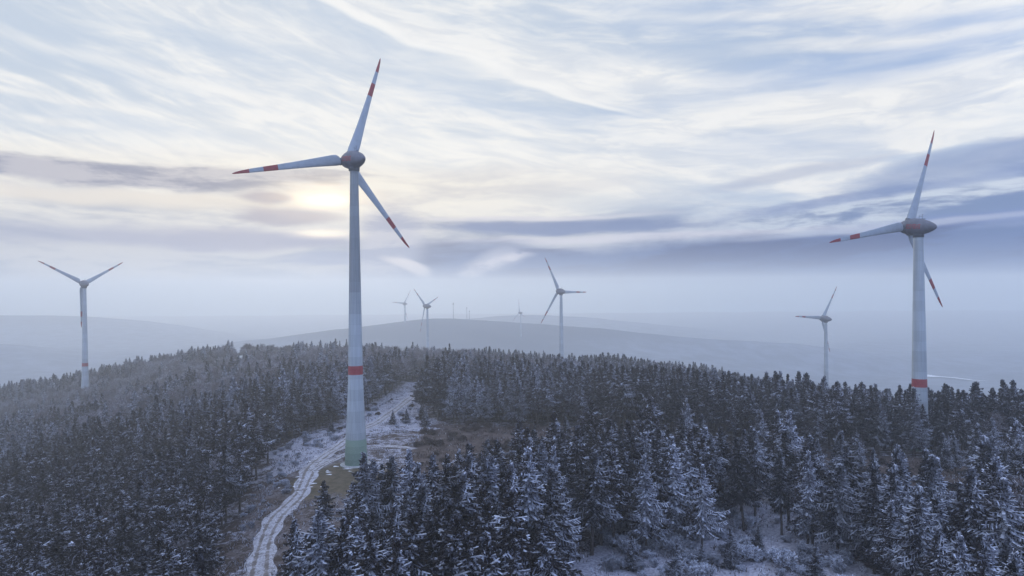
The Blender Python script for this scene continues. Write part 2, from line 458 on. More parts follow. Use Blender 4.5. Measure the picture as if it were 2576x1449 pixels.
def turbine(x, y, hubz, tau, al, Rr, label, H=None, text=False, boff=None, wk=1.):
    z0 = gz(x, y) if H is None else hubz-H
    H = hubz-z0
    sc = Rr/41.
    root = empty('wind_turbine', (x, y, z0))
    tag(root, label, 'wind turbine', 'wind turbines')
    top = H-3.1*sc
    off = 107.6-H if boff is None else boff
    H0 = H; ww = sc*wk
    def seg(name, a, b, mat):
        a = max(a-off, -3 if off >= 0 else 0); b = b-off
        if b <= a+.2: return
        zs = list(np.linspace(a, b, max(2, int((b-a)/3.8)+1)))
        v, f = lathe(zs, [tower_r(z, H)*ww for z in zs]); mesh_obj(name, v, f, mat, root, smooth=True)
    if off < 0: off = 0
    # body of the tower in one mesh, leaving out the coloured rings
    parts = []
    for a, b in ((9.15, 31.8), (34.9, 107.6)):
        a2 = max(a-off, -3); b2 = min(b-off if b < 100 else 999, top)
        if b2 > a2+.2:
            zs = list(np.linspace(a2, b2, max(2, int((b2-a2)/2.5)+1)))
            parts.append(lathe(zs, [tower_r(z, H)*ww for z in zs]))
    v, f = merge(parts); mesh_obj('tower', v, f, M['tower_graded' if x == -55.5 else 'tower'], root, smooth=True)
    seg('warning_band', 31.8, 34.9, M['red']); seg('tower_base', -2, 9.15, M['green'])
    v, f = lathe([top-.9*sc, top-.85*sc, top+1.2*sc], [1.45*sc, 1.9*sc, 1.95*sc]); mesh_obj('yaw_collar', v, f, M['collar'], root, smooth=True)
    ax, side, up = axis_frame(tau)
    org = Vector((0, 0, H))
    P = [(s*sc, r*sc) for s, r in NPROF]
    v, f = revolve(P, ax, side, up, org); nac = mesh_obj('nacelle', v, f, M['nacelle'], root, smooth=True)
    P = [(s*sc, r*sc) for s, r in SPROF]
    v, f = revolve(P, ax, side, up, org)
    hub = org+ax*4.6*sc
    cuffs = []
    for k in range(3):
        a = al-k*2*math.pi/3; rad = side*math.sin(a)+up*math.cos(a)
        cuffs.append(tube(hub+rad*.8*sc, hub+rad*3.15*sc, 1.45*sc, 1.28*sc, 20))
    v, f = merge([(v, f)]+cuffs); mesh_obj('spinner', v, f, M['nacelle'], root, smooth=False)
    hub2 = org+ax*4.6
    for k in range(3):
        v, f, mi = blade_mesh(Rr, al-k*2*math.pi/3, ax, side, up, hub2, sc)
        mesh_obj('blade', v, f, [M['blade'], M['red']], root, mi, smooth=True)
    sv, sf = [], []
    for s_, hw in ((3.12, .10), (-.9, .05), (-4.1, .05)):
        rr = nac_r(s_)+.03 if s_ < 3 else 3.08
        a_, b_ = revolve([(s_-hw, rr*.985), (s_-hw*.8, rr*1.004), (s_+hw*.8, rr*1.004), (s_+hw, rr*.985)], ax, side, up, org)
        o_ = len(sv); sv += a_; sf += [tuple(i+o_ for i in q) for q in b_]
    if sc == 1.: mesh_obj('seam', sv, sf, M['collar'], nac, smooth=True)
    for k in range(3):
        a = al-k*2*math.pi/3; rad = side*math.sin(a)+up*math.cos(a)
        v, f = tube(hub+rad*2.95*sc, hub+rad*3.2*sc, 1.36*sc, 1.34*sc, 24); mesh_obj('root_collar', v, f, M['collar'], root)
    # wind vane and railing on the roof
    b0 = org+ax*-1.4*sc+up*3.0*sc
    ps = [tube(b0, b0+up*1.7*sc, .06, .05), tube(b0+ax*1.3, b0+ax*1.3+up*1.4*sc, .05, .05), tube(b0+up*1.0*sc, b0+up*1.0*sc+ax*1.3, .05, .05),
          tube(b0+up*1.7*sc-side*.4, b0+up*1.7*sc+side*.4, .05, .05), tube(b0-ax*1.2, b0+ax*1.4, .12, .12)]
    v, f = merge(ps); mesh_obj('wind_vane', v, f, M['collar'], root)
    if text:
        lettering(ax, side, up, org, 1, nac, sc); lettering(ax, side, up, org, -1, nac, sc)
    return root
TURB = [
 (-55.5, 241.2, 107.6, 40.9, 17.8, 41, 'tallest wind turbine, green based tower standing in the clearing beside the dirt track', True),
 (154.4, 259.1, 84.0, 24.9, 20.4, 41, 'large wind turbine at right with red lettering on its grey nacelle', True),
 (-393.6, 628.5, 68.4, 52.4, 59.5, 41, 'wind turbine on the left slope with two blades forming a V', False),
 (52.9, 736.9, 57.7, 34.4, 91.8, 41, 'wind turbine behind the centre ridge with one blade level to the right', False),
 (328.9, 716.1, 27.2, 29.0, 34.3, 41, 'pale wind turbine left of the lettered one, rising behind the right ridge', False),
 (-130.4, 1049.8, 34.8, 63.8, 70.5, 41, 'larger right hand turbine of the misty pair beside the far hill', False),
 (-306.2, 1950.8, 19.0, 58.0, 36.1, 49, 'fainter left hand turbine of the misty pair beside the far hill', False),
 (22.0, 1761.1, -2.4, 55.9, -8.4, 35, 'smallest and faintest wind turbine, in the mist before the far hill', False)]
for x, y, hz, tau, al, Rr, lab, txt in TURB:
    g = gz(x, y)
    turbine(x, y, hz, R(tau), R(al), Rr, lab, H=hz-g, text=txt, **(dict(boff=33.35-(24.9-g), wk=1.14) if x == 154.4 else {}))

# concrete footing and snow round the main tower
v, f = lathe([-.6, .22, .28, .28], [5.6, 5.5, 5.35, 3.9], 56)
o = mesh_obj('tower_footing', v, f, simple('footing_concrete', (.34, .35, .36), .8, .3, 1.2)); o.location = (-55.5, 241.2, 0)
tag(o, 'round concrete footing ringed with snow under the tallest wind turbine', 'footing')
def patches(name, items, mat, kind='stuff'):
    vs, fs = [], []
    for (cx, cy, rx, ry, rot) in items:
        n = 22; o = len(vs); ph = random.random()*6
        vs.append((cx, cy, gz(cx, cy)+.20))
        for k in range(n):
            a = 2*math.pi*k/n; rr = 1+.28*math.sin(3*a+ph)+.16*math.sin(7*a+2*ph)+random.uniform(-.12, .12)
            dx, dy = rx*rr*math.cos(a), ry*rr*math.sin(a)
            px, py = cx+dx*math.cos(rot)-dy*math.sin(rot), cy+dx*math.sin(rot)+dy*math.cos(rot)
            vs.append((px, py, gz(px, py)+.03))
        fs += [(o, o+1+k, o+1+(k+1) % n) for k in range(n)]
    o = mesh_obj(name, vs, fs, mat, smooth=True); tag(o, kind=kind); return o
items = [(-50.2, 236.8, 2.6, .7, .5), (-48.8, 239.5, 1.8, .7, 1.0), (-62.0, 238.4, 1.0, .6, -.4), (-57, 235, 1.6, .3, 0)]
for k in range(34):
    items.append((random.uniform(-76, -44), random.uniform(214, 262), random.uniform(.3, 1.1), random.uniform(.15, .4), random.uniform(-.3, .3)))
sp_ = patches('snow_patches', items, M['snow'])
tag(sp_, 'small white snow patches on the brown grass around the tallest turbine', 'snow')
# far snowy meadow in the right valley
vs, fs = [], []
N_ = 30
for i in range(N_+1):
    u = i/N_; cx = 1078+u*92; cy = 1780+30*math.sin(u*5)-u*75
    w = 20*math.sin(math.pi*min(1, u*.98+.01))**.5*(1+.5*math.sin(u*11))
    for s in (-1, 1): vs.append((cx, cy+s*w, gz(cx, cy+s*w)+2.5))
for i in range(N_): fs.append((2*i, 2*i+2, 2*i+3, 2*i+1))
tag(mesh_obj('snow_field', vs, fs, M['snowfar']), kind='structure')

# ------------------------------------------------------------------ masts on the far hill
def mast(X, d, h, label, head):
    x = (X-1288)/F*d; z = gz(x, d)
    r = empty('radio_mast', (x, d, z)); tag(r, label, 'mast', 'radio masts on the far hill')
    v, f = tube((0, 0, -2), (0, 0, h), .75, .45, 10); mesh_obj('shaft', v, f, M['mast'], r)
    if head:
        v, f = merge([lathe([h-5.5, h-5.4, h-4.2, h-4.1], [.4, 2.6, 2.6, .4], 16), lathe([h-2.6, h-2.5, h-1.8, h-1.7], [.4, 1.9, 1.9, .4], 16)])
        mesh_obj('antenna_platform', v, f, M['mast'], r)
    else:
        v, f = merge([box(.9, 0, h-2, .7, .5, 3.2), box(-.9, 0, h-2.6, .7, .5, 2.6), box(0, -.9, h-2.2, .5, .7, 3)])
        mesh_obj('antenna_panels', v, f, M['mast'], r)
    v, f = tube((0, 0, h), (0, 0, h+3), .15, .1, 6); mesh_obj('aerial', v, f, M['mast'], r)
mast(1140, 2010, 47, 'thick radio mast with a wide platform head on the far hill', True)
mast(1174, 2030, 36, 'radio mast with narrow head on the far hill, second from left', False)
mast(1180, 2040, 26, 'thin short mast at the right end of the far hill masts', False)

# ------------------------------------------------------------------ trees : prototypes
HT = 23.0
def spruce_mesh(seed, frost, base=.36, width=2.9, droop=1.0, ragged=.3, H=HT, fside=.0):
    """returns vertices, quads, material indices: needles 0, rime 1, frost 2"""
    rg = np.random.default_rng(seed)
    Vs, Ms = [], []
    z = H*base; top = H-.6
    def quad(a, b, c, d, m):
        Vs.extend((a, b, c, d)); Ms.append(m)
    while z < top:
        hfrac = (z-H*base)/(H-H*base)            # 0 bottom .. 1 top
        prof = (1-hfrac)**1.12*min(1.15, .70+hfrac*2.8)*1.12
        Lb = width*prof*(1+rg.normal()*.10)+.18
        nb = int(5+Lb*1.45)
        a0 = rg.uniform(0, 6.28)
        for k in range(nb):
            a = a0+6.283*k/nb+rg.normal()*.22
            L = Lb*max(.25, 1+rg.normal()*ragged)
            zb = z+rg.uniform(-.25, .25)
            el = -.12-.42*(1-hfrac)*droop+.75*hfrac**3+rg.normal()*.10
            ca, sa = math.cos(a), math.sin(a)
            side = np.array([-sa, ca, 0.])
            n = max(2, int(L/.5)); pp = np.array([ca*.06, sa*.06, zb]); e = el
            fz = frost*(1+.75*(ca*.9+sa*-.4)*1.0+fside)*(.6+.6*hfrac+.25*(rg.random()-.5)*2)
            bm = rg.random() < fz+.25*math.sin(a*2+z*.9+seed)
            for s in range(n):
                u = (s+1)/n
                st = L/n
                d = np.array([ca*math.cos(e), sa*math.cos(e), math.sin(e)])
                p2 = pp+d*st
                e += .15*st/.5*.5          # tips sweep up
                wtw = (.30+.62*L*.33*math.sin(min(1., .25+u*.8)*math.pi*.86))*rg.uniform(.7, 1.3)
                for sg in (-1, 1):
                    if u < .18 and L > 1.4: continue
                    dirv = side*sg*.80+d*.62+np.array([0, 0, -.22-.28*rg.random()*droop])
                    ln = wtw*rg.uniform(.75, 1.3); tip = pp+dirv*ln
                    wv = d*(.15+.07*rg.random())
                    hang = np.array([0, 0, -.10-.12*rg.random()])
                    m = 0
                    rr = rg.random()
                    if bm and u > .25 and rr < .50: m = 2
                    elif rr < (.95 if bm else .22+fz*.40): m = 1
                    quad(pp-wv*.5, tip-wv*.35+hang*.5, tip+wv*.35, pp+wv*.9, m)
                    # hanging secondary sprays
                    q0 = pp+dirv*ln*.45; dr = .28+.34*rg.random()*droop
                    dn = np.array([rg.normal()*.12, rg.normal()*.12, -dr])
                    m2 = (2 if rg.random() < .22 else 1) if bm and rg.random() < .8 else (1 if rg.random() < fz*.3 else 0)
                    quad(q0-wv*.8, q0-wv*.35+dn, q0+wv*.45+dn*.9, q0+wv*1.0, m2)
                # snowy ridge of the branch
                wd = side*(.12+.10*rg.random())*(1.25 if bm else 1); upv = np.array([0, 0, .05])
                m = 2 if (bm and rg.random() < .93) or rg.random() < fz*.2 else (1 if rg.random() < .35 else 0)
                quad(pp-wd+upv, p2-wd*.7+upv, p2+wd*.7+upv, pp+wd+upv, m)
                # drape under the branch
                dr = (.30+.35*rg.random())*(1.1-hfrac*.7); dn = np.array([0, 0, -dr])+d*.12
                quad(pp, pp+dn, p2+dn*.8, p2, 0 if rg.random() > (.6 if bm else .1) else 1)
                pp = p2
        z += (.42+.30*(1-hfrac))*rg.uniform(.75, 1.25)
    # leader
    for k in range(9):
        a = rg.uniform(0, 6.28); zz = H-.75+.08*k; l = .34*(1-k/11); dv = np.array([math.cos(a), math.sin(a), .55])*l
        s_ = np.array([-math.sin(a), math.cos(a), 0])*.07; b_ = np.array([0, 0, zz])
        quad(b_-s_, b_+dv-s_*.4, b_+dv+s_*.4, b_+s_, 2 if rg.random() < frost+.1 else 0)
    # dead twigs on the bare stem
    for k in range(int(26*base/.36)):
        a = rg.uniform(0, 6.28); zz = rg.uniform(H*base*.30, H*base); l = rg.uniform(.4, 1.5)
        dv = np.array([math.cos(a), math.sin(a), -.25+rg.normal()*.2])*l; s_ = np.array([0, 0, .035]); b_ = np.array([0, 0, zz])
        quad(b_-s_, b_+dv-s_*.3, b_+dv+s_*.3, b_+s_, 1 if rg.random() < frost else 0)
    return np.array(Vs), Ms
def build_crown(name, args, parent):
    v, ms = spruce_mesh(**args)
    n = len(ms); f = np.arange(n*4).reshape(n, 4)
    return mesh_obj(name, v, f, [M['needles'], M['rime'], M['frost']], parent, ms)
def build_trunk(parent, H=HT, r=.21, lean=0.):
    zs = [-1.5, 0, .5, H*.25, H*.5, H*.75, H*.985]; rs = [r*1.5, r*1.3, r*1.08, r*.88, r*.66, r*.38, .03]
    v, f = lathe(zs, rs, 7); return mesh_obj('trunk', v, f, M['bark'], parent, smooth=True)
def broadleaf_mesh(seed, H=15., spread=4.5, frosted=.6, base=.28, stems=1, thick=.05):
    rg = np.random.default_rng(seed); limbs = []; tw = []; ms = []
    def grow(p, d, L, r, lvl):
        n = 3; pts = [p]
        for k in range(n):
            d = d+rg.normal(size=3)*.16+np.array([0, 0, .05]); d = d/np.linalg.norm(d); p = p+d*L/n; pts.append(p)
        if lvl <= 2: limbs.append((pts, r))
        else:
            for a_, b_ in zip(pts[:-1], pts[1:]):
                s = np.cross(b_-a_, rg.normal(size=3)); s = s/(np.linalg.norm(s)+1e-6)*thick*(1 if lvl == 3 else .75)
                tw.extend((a_-s, b_-s*.6, b_+s*.6, a_+s)); ms.append(1 if rg.random() < frosted else 0)
        if lvl >= 4: return
        nb = (6, 5, 6, 6)[lvl] if lvl < 4 else 0
        for k in range(nb):
            t = rg.uniform(.35, 1.0); q = pts[min(n, int(t*n)+0)]+(d*0)
            ang = rg.uniform(.4, .95); w = np.cross(d, rg.normal(size=3)); w = w/(np.linalg.norm(w)+1e-6)
            nd = d*math.cos(ang)+w*math.sin(ang)
            grow(q, nd/np.linalg.norm(nd), L*rg.uniform(.5, .78), r*.55, lvl+1)
    for s in range(stems):
        d0 = np.array([rg.normal()*.08, rg.normal()*.08, 1.]) if stems == 1 else np.array([rg.normal()*.6, rg.normal()*.6, 1.])
        grow(np.array([0, 0, H*base if stems == 1 else 0.]), d0/np.linalg.norm(d0), H*(.42 if stems == 1 else .45), H*.011, 0)
    lv, lf = [], []
    for pts, r in limbs:
        for i in range(3):
            v, f = tube(pts[i], pts[i+1], r*(1-i*.2), r*(1-(i+1)*.2), 5)
            o = len(lv); lv += v; lf += [tuple(j+o for j in q) for q in f]
    return lv, lf, np.array(tw), ms
def make_broadleaf(seed, H, **kw):
    lv, lf, tv, ms = broadleaf_mesh(seed, H=H, **kw)
    zt = tv[:, 2].max(); k = H/zt
    root = empty('bare_tree', (0, 0, 0))
    tr = merge([lathe([-1, 0, H*.3], [H*.018, H*.015, H*.012], 8), ([tuple(np.array(v)*k) for v in lv], lf)])
    mesh_obj('trunk', tr[0], tr[1], M['bark'], root)
    n = len(ms); mesh_obj('crown', tv*k, np.arange(n*4).reshape(n, 4), [M['twig'], M['frost_twig']], root, ms)
    return root
SPR = [ # seed, frost, base, width, droop, ragged, H
 dict(seed=1, frost=.10, base=.40, width=3.05, droop=.9, ragged=.22),
 dict(seed=2, frost=.16, base=.36, width=3.42, droop=1.0, ragged=.28),
 dict(seed=3, frost=.14, base=.46, width=2.81, droop=.7, ragged=.35),
 dict(seed=4, frost=.30, base=.34, width=3.54, droop=1.1, ragged=.28),
 dict(seed=5, frost=.38, base=.38, width=3.17, droop=1.2, ragged=.3),
 dict(seed=6, frost=.70, base=.30, width=3.90, droop=1.3, ragged=.3),
 dict(seed=7, frost=.95, base=.24, width=4.15, droop=1.4, ragged=.34),
 dict(seed=8, frost=1.25, base=.28, width=3.66, droop=1.5, ragged=.36),
 dict(seed=9, frost=.08, base=.34, width=3.66, droop=.8, ragged=.42),
 dict(seed=10, frost=.24, base=.42, width=2.93, droop=1.0, ragged=.38),
 dict(seed=11, frost=.65, base=.04, width=4.39, droop=1.1, ragged=.3),      # young, branched to the ground
 dict(seed=12, frost=.30, base=.05, width=4.39, droop=1.0, ragged=.3),
 None, None, None,
 dict(seed=16, frost=1.0, base=.46, width=3.3, droop=1.5, ragged=.36),     # bare stemmed, frosted crown
]
FRW = {0: 'dark green', 1: 'dark', 2: 'dark bare stemmed', 3: 'lightly frosted', 4: 'frost dusted', 5: 'frosty', 6: 'heavily frosted', 7: 'white frosted',
       8: 'blackish broad', 9: 'slender lightly frosted', 10: 'young white frosted', 11: 'young dark', 15: 'bare stemmed white frosted'}

# ------------------------------------------------------------------ forest layout
def visible_px(x, y, z):     # projected position in the 2576 frame
    c, s = math.cos(ROLL), math.sin(ROLL)
    X = 1288+F*(x*c-(z-CAMZ)*s)/y; Y = 724.5-F*(x*s+(z-CAMZ)*c)/y
    return X, Y
pts = []
def scatter(y0, y1, sp, tmax=.86):
    ys = np.arange(y0, y1, sp*.866); out = []
    for j, yy in enumerate(ys):
        xm = yy*tmax+12
        xs = np.arange(-xm, xm, sp)+(j % 2)*sp/2
        out.append(np.stack([xs, np.full_like(xs, yy)], -1))
    P = np.concatenate(out)
    P += RNG.uniform(-.36, .36, P.shape)*sp
    return P
P = np.concatenate([scatter(96, 300, 7.3, 1.1), scatter(300, 480, 6.4, 1.1), scatter(480, 790, 6.8, 1.1)])
x, y = P[:, 0], P[:, 1]
t = x/y
ridge = np.interp(t, [-1.1, -.75, -.616, -.5, -.4, -.243, -.11, .065, .24, .415, .53, 1.1], [720, 720, 735, 735, 690, 665, 650, 650, 650, 645, 640, 640])
keep = (y < ridge)
oa = in_poly(x, y, OPEN_A); ob = in_poly(x, y, OPEN_B); oc = in_poly(x, y, OPEN_C) | in_poly(x, y, OPEN_D)
keep &= ~(oa | ob | (oc & (RNG.random(len(P)) < .62)))
keep &= ~((np.abs(t+.402) < .006) & (y > 590))
keep &= ~((np.hypot(x+393.6, y-622) < 14) | (np.hypot(x-154.4, y-259.1) < 6) | (dist_track(x, y) < 6))
gapn = noise2(x/24, y/24, 21)
keep &= ~((gapn > .84) & (RNG.random(len(P)) < .7))
u01 = RNG.random(len(P))
keep &= ~((t > .44) & (t < .68) & (y > 148) & (y < 200) & (u01 < .78))
keep &= ~((x > 60) & (y < 200) & (u01 > .88))
P = P[keep]; x, y = P[:, 0], P[:, 1]
# trees standing alone at clearing edges and in the gap band
extra = [(100, 210, 6, .62), (112, 222, 5, .5), (128, 205, 4, .7), (140, 216, 6, .6), (152, 208, 7, .65), (118, 236, 3, .55), (160, 228, 5, .7), (88, 222, 6, .75), (60, 232, 4, .7), (36, 240, 3, .7), (148, 232, 3, .45), (135, 198, 6, .85), (172, 215, 5, .8), (18, 158, 4, 1.08), (24, 163, 1, 1.02), (31, 160, 6, 1.0), (39, 166, 6, 1.05), (43.5, 158, 7, .92), (36, 172, 2, 1.05), (49, 176, 1, 1.05), (54, 183, 5, 1.0),
         (58, 172, 8, 1.05), (62, 186, 3, 1.0), (66, 168, 4, .95), (68, 158, 6, 1.0), (51, 192, 0, 1.0), (60, 196, 2, .95), (45, 184, 4, .9), (71, 150, 7, .95), (75, 142, 6, 1.02), (28, 170, 2, 1.05), (33, 176, 15, 1.1), (40, 174, 15, 1.08), (46, 178, 2, 1.1), (52, 186, 15, 1.05), (57, 190, 2, 1.0), (63, 178, 15, 1.1), (66, 190, 15, 1.0), (71, 176, 2, 1.05), (74, 168, 15, 1.08), (78, 160, 15, 1.05), (21, 164, 15, 1.02), (44, 168, 15, .98), (70, 160, 2, 1.08), (36, 166, 2, 1.0),
         (26, 150, 11, .32), (40, 146, 10, .30), (48, 150, 10, .38), (56, 156, 10, .3), (33, 140, 10, .42), (62, 140, 10, .36),
         (7, 226, 3, .7), (20, 250, 4, .65), (64, 254, 6, .9), (90, 250, 5, .75), (132, 247, 5, .9), (143, 244, 6, .85), (112, 252, 3, .6),
         (-44, 330, 11, .35), (-50, 322, 11, .3), (-40, 312, 11, .38), (-56, 318, 11, .3), (-80, 300, 11, .3), (-86, 283, 10, .25),
         (-34, 176, 3, .72), (-24, 181, 4, .6), (-15, 190, 6, .75), (-8, 199, 4, .8), (2, 216, 5, .85), (-46, 166, 2, .7), (-40, 170, 5, .62)]
kind = np.zeros(len(P), int); rnd = RNG.random(len(P)); sc = RNG.uniform(.78, 1.15, len(P))*np.where(RNG.random(len(P)) < .16, .72, 1.)
near = y < 480
fr = noise2(x/38, y/38, 31)*.7+noise2(x/11, y/11, 32)*.5
fr += np.clip((x-40)/50, -.12, .50)*(y < 235)+np.where((x > 18) & (x < 150) & (y < 205), .10, 0)
fr -= np.where((x > 30) & (y > 262) & (y < 345), .30, 0)        # dark tall stand behind the gap
fr -= np.where((x < -60) & (y < 330), .20, 0)
fr += np.where(y > 300, .13, 0)+np.where((x < -120) & (y > 330), .10, 0)
fr -= np.where((x < -78) & (x > -140) & (y > 240) & (y < 345), .15, 0)
for thr, opts in ((-9, (0, 1, 8, 3)), (.42, (1, 3, 9, 0)), (.56, (3, 4, 9, 1)), (.70, (4, 5, 6, 3)), (.88, (5, 6, 7, 4))):
    m = fr > thr; kind[m] = np.array(opts)[(rnd[m]*len(opts)).astype(int)]
# broadleaf zones (12,13,14)
def zone(cx, cy, rx, ry): return 1-np.hypot((x-cx)/rx, (y-cy)/ry)+(noise2(x/14, y/14, 41)-.5)*1.1
bz = np.maximum.reduce([zone(-330, 560, 210, 110), zone(-95, 575, 110, 95), zone(47, 272, 13, 12)-.1, zone(10, 470, 60, 50), zone(-260, 700, 160, 40), zone(120, 430, 60, 30)-.2, zone(-190, 410, 90, 60)-.1, zone(-150, 480, 90, 45), zone(-40, 610, 90, 40)])
m = (bz > .05) & (RNG.random(len(P)) < .88)
kind[m] = 12+(RNG.random(m.sum())*3).astype(int)
m2 = (kind < 12) & (RNG.random(len(P)) < .025); kind[m2] = 12+(RNG.random(m2.sum())*3).astype(int)
sc = np.where(kind >= 12, RNG.uniform(1.0, 1.5, len(P)), sc)
sc *= np.where((x/y > .40) & (y > 160) & (y < 205), .80, 1.)
sc *= np.where((x < -75) & (y < 330), .95, 1.)*np.where((y > 250) & (y < 345) & (x > 20), 1.04, 1.)
sc *= .86+.30*noise2(x/45, y/45, 51)
sc *= np.interp(y, [440, 560], [1., .86])
op = in_poly(x, y, OPEN_C) | in_poly(x, y, OPEN_D)
kind[op] = RNG.choice([12, 13, 14, 10, 4], op.sum()); sc[op] *= .62
# far trees on the misty hills
Pf = np.zeros((0, 2))
kf = RNG.choice([5, 6, 13, 14], len(Pf)); sf = RNG.uniform(.22, .42, len(Pf))
xe = np.array([e[0] for e in extra]); ye = np.array([e[1] for e in extra])
ax_ = np.concatenate([xe, x, Pf[:, 0]]); ay_ = np.concatenate([ye, y, Pf[:, 1]])
ak = np.concatenate([[e[2] for e in extra], kind, kf]).astype(int); as_ = np.concatenate([[e[3] for e in extra], sc, sf])
az_ = ground_z(ax_, ay_)
ah = np.where((ak >= 12) & (ak < 15), 14.5, HT)*as_
rot = RNG.uniform(-.9, .9, len(ax_)); rot = np.where(ak >= 12, rot*3.4, rot)
XT, YT = visible_px(ax_, ay_, az_+ah); XB, YB = visible_px(ax_, ay_, az_)
wpx = 6.5*as_/ay_*F
visH = np.clip(np.minimum(YB, 1449)-YT, 0, None)
visW = np.clip(np.minimum(XT+wpx/2, 2576)-np.maximum(XT-wpx/2, 0), 0, None)
score = visH*visW*(YT < 1435)
score[:len(extra)] += 1e4
order = np.argsort(-score)
NIND = 290
ind = order[:NIND]; rest = order[NIND:]
rest = rest[(XT[rest] > -700) & (XT[rest] < 3300)]

def region(x_, y_, X, Y, D):
    if D < 150 and x_ > 70: return 'in the frosty stand at the lower right corner'
    if D < 150 and x_ > 8: return 'rising from the bottom edge beside the snowy clearing'
    if D < 150 and x_ > -25: return 'rising from the bottom edge below the centre'
    if D < 175 and x_ > -60 and x_ < -25: return 'between the dirt track and the front stand, below the tallest turbine'
    if x_ < -60 and D < 160: return 'in the left stand at the lower left corner'
    if x_ < -60: return 'in the dark left stand, left of the dirt track'
    if D > 235 and x_ > 20: return 'in the tall row behind the brown clearing at right'
    if x_ > 10 and x_ < 75: return 'with bare stem at the edge of the snowy clearing' if D < 200 else 'behind the snowy clearing in front of the tall row'
    if x_ >= 75: return 'in the frosty right hand stand'
    return 'in the front stand right of the tallest turbine'
def side_words(X):
    for lim, w in ((350, 'at the far left'), (700, 'left of centre'), (1100, 'near the main tower column'), (1450, 'just right of centre'), (1800, 'mid right'), (2200, 'towards the right'), (9999, 'at the far right')):
        if X < lim: return w
protos = {}
def make_tree(k, loc, rz, s):
    if k in protos:
        src = protos[k]; r = src.copy(); COL.objects.link(r)
        for ch in src.children:
            c = ch.copy(); COL.objects.link(c); c.parent = r
    else:
        if k < 12 or k == 15:
            r = empty('spruce_tree', (0, 0, 0)); build_trunk(r, r=.25+.07*random.random()); build_crown('crown', SPR[k], r)
        else:
            r = make_broadleaf(50+k, 14.5, frosted=(.45, .65, .8)[k-12], thick=.07)
        protos[k] = r
    r.location = loc; r.rotation_euler = (R(random.gauss(0, 1.6)), R(random.gauss(0, 1.6)), rz)
    wv = random.uniform(.98, 1.36); r.scale = (s*wv, s*wv*random.uniform(.93, 1.07), s)
    return r
missing = [k for k in range(16) if k not in set(ak[ind])]
for k in missing:       # every kind needs one real tree in view
    c = [i for i in rest if ak[i] == k][:1]
    ind = np.concatenate([ind, np.array(c, int)]); rest = np.array([i for i in rest if i not in c])
for i in ind:
    k = int(ak[i]); D = ay_[i]
    r = make_tree(k, (ax_[i], ay_[i], az_[i]-.1), float(rot[i]), float(as_[i]))
    w = FRW[k]+' spruce' if k < 12 or k == 15 else ('bare brownish broadleaf tree', 'bare frosted broadleaf tree', 'white rimed broadleaf tree')[k-12]
    reg = region(ax_[i], D, XT[i], YT[i], D)
    if ah[i] > 22: w = 'tall '+w
    elif ah[i] < 9 and k < 10: w = 'small '+w
    lab = w+' '+reg
    tag(r, ' '.join(lab.split()[:16]), 'tree', w+' '+reg)
    r['_px'] = float(XT[i])
# labels kept apart by the place along the stand when a label is shared
from collections import defaultdict
dd = defaultdict(list)
for o in COL.objects:
    if '_px' in o: dd[o['label']].append(o)
for lab, os_ in dd.items():
    os_.sort(key=lambda o: o['_px'])
    n = len(os_)
    for i, o in enumerate(os_):
        if n > 1:
            ordn = ('leftmost', 'second from left', 'third from left', 'fourth from left', 'fifth from left', 'sixth from left', 'seventh from left', 'eighth from left')
            if i == n-1: pre = 'rightmost'
            elif i < len(ordn): pre = ordn[i]
            elif n-1-i < 8: pre = ('rightmost', 'second from right', 'third from right', 'fourth from right', 'fifth from right', 'sixth from right', 'seventh from right', 'eighth from right')[n-1-i]
            else: pre = 'middle'
            l2 = lab+', '+pre
            if len(l2.split()) > 16: l2 = ' '.join(lab.split()[:16-len(pre.split())]).rstrip(',')+', '+pre
            o['label'] = l2
for o in COL.objects:
    if '_px' in o:
        del o['_px']

